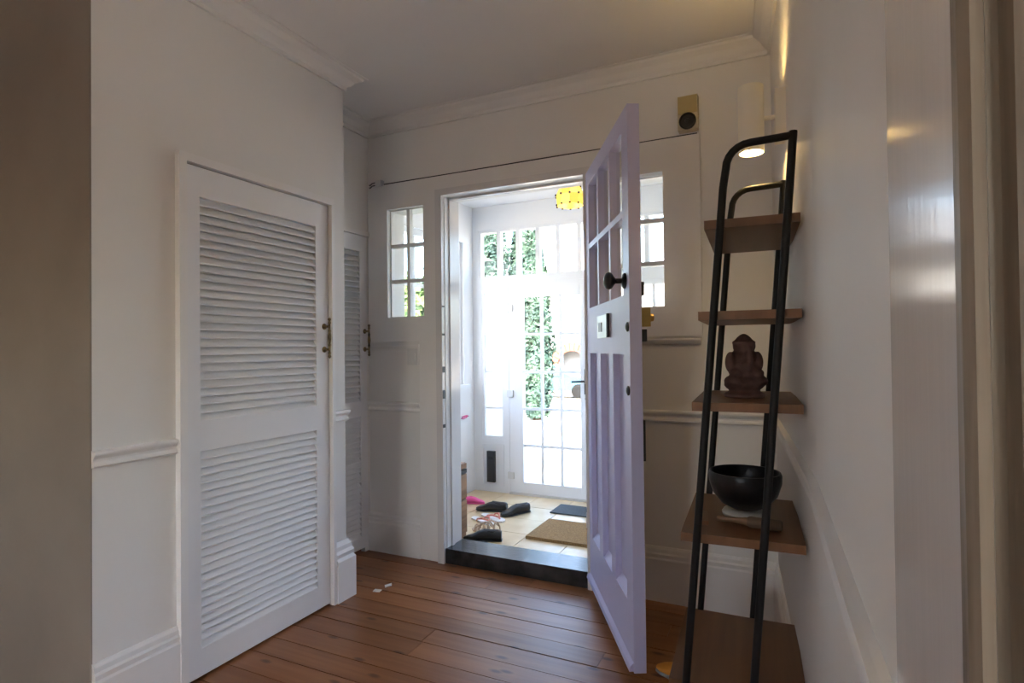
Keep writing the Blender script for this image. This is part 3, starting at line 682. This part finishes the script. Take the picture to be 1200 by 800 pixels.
# bowl on a ring cushion, mallets
rg=MB().lathe([(.030,0),(.052,0),(.064,.006),(.067,.014),(.062,.022),(.050,.027),(.040,.024),(.030,.018)],28).build('bowl_ring',M['ring'],None,True,(-.112,1.875,SH4+.0005))
tag(rg,'pale round ring cushion under the black bowl','ring')
bw=MB().lathe([(0,0),(.040,.001),(.068,.016),(.092,.045),(.103,.080),(.104,.104),(.101,.112),(.097,.112),(.098,.100),(.096,.080),(.086,.050),(.062,.022),(.036,.008),(0,.007)],36).build('singing_bowl',M['bowl'],None,True,(-.112,1.875,SH4+.0275))
tag(bw,'black round bowl resting on a pale ring','bowl')
ml=thing('mallet','wooden bowl mallet with brown wrapped head lying before the bowl','mallet',(-.100,1.772,SH4),R(-6))
MB().lathe([(0,-.085),(.008,-.083),(.010,-.070),(.007,-.055),(.008,-.03),(.0125,.0),(.013,.01)],12,(0,0,.016),'x').build('grip',M['mallet'],ml,True)
MB().lathe([(.013,.0),(.0155,.006),(.0155,.085),(.013,.09),(0,.091)],14,(0,0,.016),'x').build('wrapped_head',M['suede'],ml,True)
sk=tag(MB().box(-.011,.011,-.055,.055,0,.012).bevel(.003,2).build('wooden_stick',M['mallet'],None,False,(-.222,1.80,SH4)),'short flat wooden stick left of the black bowl','stick')
sk.rotation_euler=(0,0,R(8))

# scraps on the floor, shoe under the rack
for (x,y_,a,lab) in ((-1.916,2.377,.3,'white paper scrap on the floorboards, the larger one nearer the plinth block'),(-1.904,2.453,1.2,'white paper scrap on the floorboards, the one nearer the back wall')):
    mb=MB(); pts=[(-.022,-.006,.001),(-.006,-.013,.006),(.016,-.010,.002),(.024,.004,.008),(.006,.012,.003),(-.016,.010,.007)]
    mb.extr(pts,(0,0,.003)); o=mb.build('paper_scrap',M['paper'],None,False,(x,y_,0)); o.rotation_euler=(0,0,a); tag(o,lab,'paper')
shoe('orange shoe with grey sole on the floor under the rack',(-.345,2.23,0),R(172),M['orange'],M['greyfab'],.24,None,M['greyfab'])

# ------------------------------------------------------------------ outside
def gz(y): return -.22-1.05*(y-5)/27
mb=MB()
vs_=[(-60,4.87,gz(5)),(60,4.87,gz(5)),(60,32,gz(32)),(-60,32,gz(32)),(60,120,gz(32)),(-60,120,gz(32))]
v=[mb.bm.verts.new(p) for p in vs_]; mb.bm.faces.new((v[0],v[1],v[2],v[3])); mb.bm.faces.new((v[3],v[2],v[4],v[5]))
for z in (0,):
    a=[mb.bm.verts.new(p) for p in ((-60,-30,gz(5)),(60,-30,gz(5)))]; mb.bm.faces.new((a[0],a[1],v[1],v[0]))
struct(mb,'ground',M['drive'],'pale gravel drive outside the porch','ground')
def leaves(n, fn, size, rng):
    vs_,fs=[],[]
    for i in range(n):
        p,out=fn(rng); e1=Vector((rng.gauss(0,1),rng.gauss(0,1),rng.gauss(0,1))).normalized(); nn=(out+e1*.9).normalized()
        a=nn.orthogonal().normalized(); b=nn.cross(a); q=rng.random()*6.28; a,b=a*math.cos(q)+b*math.sin(q),b*math.cos(q)-a*math.sin(q)
        s=size*rng.uniform(.6,1.3); k=len(vs_)
        vs_+= [p-a*s*.4-b*s*.4,p+a*s*.4-b*s*.4,p+b*s*.8]; fs.append((k,k+1,k+2))
    me=bpy.data.meshes.new('foliage'); me.from_pydata([tuple(x) for x in vs_],[],fs); return me
def conifer(label,x,y,h,rad,seed,group='tall conifers beyond the drive'):
    rng=random.Random(seed); t=thing('conifer_tree',label,'tree',(x,y,gz(y)),rng.random()*6,group)
    MB().tube([(0,0,0),(.03,0,h*.5),(0,0,h*.93)],[.11,.07,.02],8).build('trunk',M['bark'],t)
    def fn(g):
        z=g.uniform(.02,1); prof=min(1,.55+z*2.2)*(1-z**3.0)**.8+.03
        a=g.random()*6.283; lump=1+.18*math.sin(a*3+z*17+seed)+.12*math.sin(a*5-z*31)
        rr=rad*prof*lump*(g.random()**.35); return Vector((rr*math.cos(a),rr*math.sin(a),z*h)),Vector((math.cos(a),math.sin(a),.5))
    me=leaves(9000,fn,.13,rng); me.materials.append(M['conifer']); link('foliage',me,t)
conifer('tall narrow conifer, of its row the one farthest from the arched house door',-9.0,15.9,6.8,.46,1)
conifer('tallest conifer, standing behind the low hedge',-7.5,14.6,7.4,.5,2)
conifer('tall conifer between the tallest conifer and the shorter one',-7.2,15.9,6.6,.46,3)
conifer('shorter conifer, of its row the one nearest the porch',-5.6,13.2,4.7,.40,4)
def hedge(label,x,y,z,sx,sy,sz,seed,name='hedge'):
    rng=random.Random(seed); t=thing(name,label,'hedge',(x,y,z),0)
    MB().tube([(0,0,0),(0,0,sz*.6)],.06,6).build('stem',M['bark'],t)
    def fn(g):
        a,b=g.random()*6.283,math.asin(g.uniform(-1,1)); d=Vector((math.cos(a)*math.cos(b),math.sin(a)*math.cos(b),math.sin(b)))
        q=Vector((sx*math.copysign(abs(d.x)**.6,d.x),sy*math.copysign(abs(d.y)**.6,d.y),sz/2*math.copysign(abs(d.z)**.6,d.z)))*(g.random()**.2)*(1+.1*math.sin(a*7+seed)*math.cos(b*5))
        return q+Vector((0,0,sz/2)),d
    me=leaves(6000,fn,.11,rng); me.materials.append(M['hedge']); link('foliage',me,t)
hedge('low yellow green hedge in front of the conifers',-7.6,12.6,gz(12.6),1.1,.4,.95,11)
hedge('leafy green bush outside the porch side window',-4.25,6.3,gz(6.3),.55,.8,2.45,12,'bush')
hedge('dark green bush on the far side of the drive beside the house',-5.6,28.5,gz(28.5),1.4,.8,2.4,13,'bush')

# house across the road
HY=31.0; hz=gz(HY)
hs=thing('house','pale rendered house with red brick arched porch across the drive','house',(0,0,hz))
ax0=-10.9; aw=.95; ah=2.35
# front wall with an arch opening built from strips
mb=MB(); mb.box(-17,ax0-aw,HY,HY+.4,0,6.2); mb.box(ax0+aw,-2,HY,HY+.4,0,6.2); mb.box(ax0-aw,ax0+aw,HY,HY+.4,ah,6.2)
mb.box(-17,-16.6,HY+.4,HY+8,0,6.2).box(-2.4,-2,HY+.4,HY+8,0,6.2).box(-17,-2,HY+8,HY+8.4,0,6.2)
mb.build('wall',M['render'],hs)
nseg=13
for i in range(nseg):
    a0,a1=math.pi*i/nseg,math.pi*(i+1)/nseg-.02
    pts=[]
    for rr,a in ((aw-.05,a0),(aw+.42,a0),(aw+.42,a1),(aw-.05,a1)): pts.append((ax0+rr*math.cos(a),HY-.12,ah-aw+rr*math.sin(a)))
    MB().extr(pts,(0,.2,0)).build('brick',M['brick'],hs)
for sg in (-1,1):
    for k in range(6):
        MB().box(ax0+sg*(aw+.18)-.22,ax0+sg*(aw+.18)+.22,HY-.12,HY,.02+k*.235,.235+k*.235).build('brick',M['brick'],hs)
MB().box(ax0-aw,ax0+aw,HY+1.1,HY+1.2,0,ah).build('door',M['greyfab'],hs)
MB().extr([(-17.5,HY-.5,6.2),(-17.5,HY+8.9,6.2),(-17.5,HY+4.2,9.6)],(16,0,0)).build('roof',M['roof'],hs)
for (x0,x1,z0,z1) in ((-11.2,-10.4,3.6,4.7),(-14.6,-13.4,3.5,4.8),(-8.6,-7.2,3.5,4.8),(-8.8,-6.9,.9,2.4),(-5.2,-3.8,3.5,4.8),(-5.3,-3.7,.9,2.4)):
    wf=MB().box(x0-.1,x1+.1,HY-.05,HY,z0-.1,z1+.1).build('window_frame',M['upvc'],hs)
    for k in range(2): MB().box(x0+(x1-x0)*k/2+.03,x0+(x1-x0)*(k+1)/2-.03,HY-.08,HY-.04,z0,z1).build('pane',M['win_dark'],wf)
# parked cars
def car(label,x,y,rz,m):
    c=thing('car',label,'car',(x,y,gz(y)),rz)
    body=[(-2.05,.35),(-2.1,.62),(-1.95,.86),(-1.2,.92),(1.15,.96),(1.9,.82),(2.08,.62),(2.05,.35)]
    MB().extr([(a,-.82,b) for a,b in body],(0,1.64,0)).bevel(.06,2).build('body',m,c,True)
    cabn=[(-1.75,.90),(-1.35,1.40),(.15,1.45),(1.0,.93)]
    MB().extr([(a,-.70,b) for a,b in cabn],(0,1.40,0)).bevel(.06,2).build('roof',m,c,True)
    for y0 in (-.725,.705):
        MB().extr([(-1.5,y0,.95),(-1.22,y0,1.33),(.08,y0,1.37),(.72,y0,.97)],(0,.02,0)).build('side_window',M['win_dark'],c)
    for wx in (-1.3,1.3):
        for wy in (-.84,.62): MB().lathe([(0,0),(.18,0),(.32,.01),(.33,.05),(.33,.17),(.32,.21),(0,.22)],18,(wx,wy,.33),'y').build('wheel',M['tyre'],c)
car('blue car parked across the drive in front of the arched house',-9.3,24.0,R(5),M['car_blue'])
car('white car parked beside the blue car across the drive',-5.0,24.6,R(-3),M['car_white'])
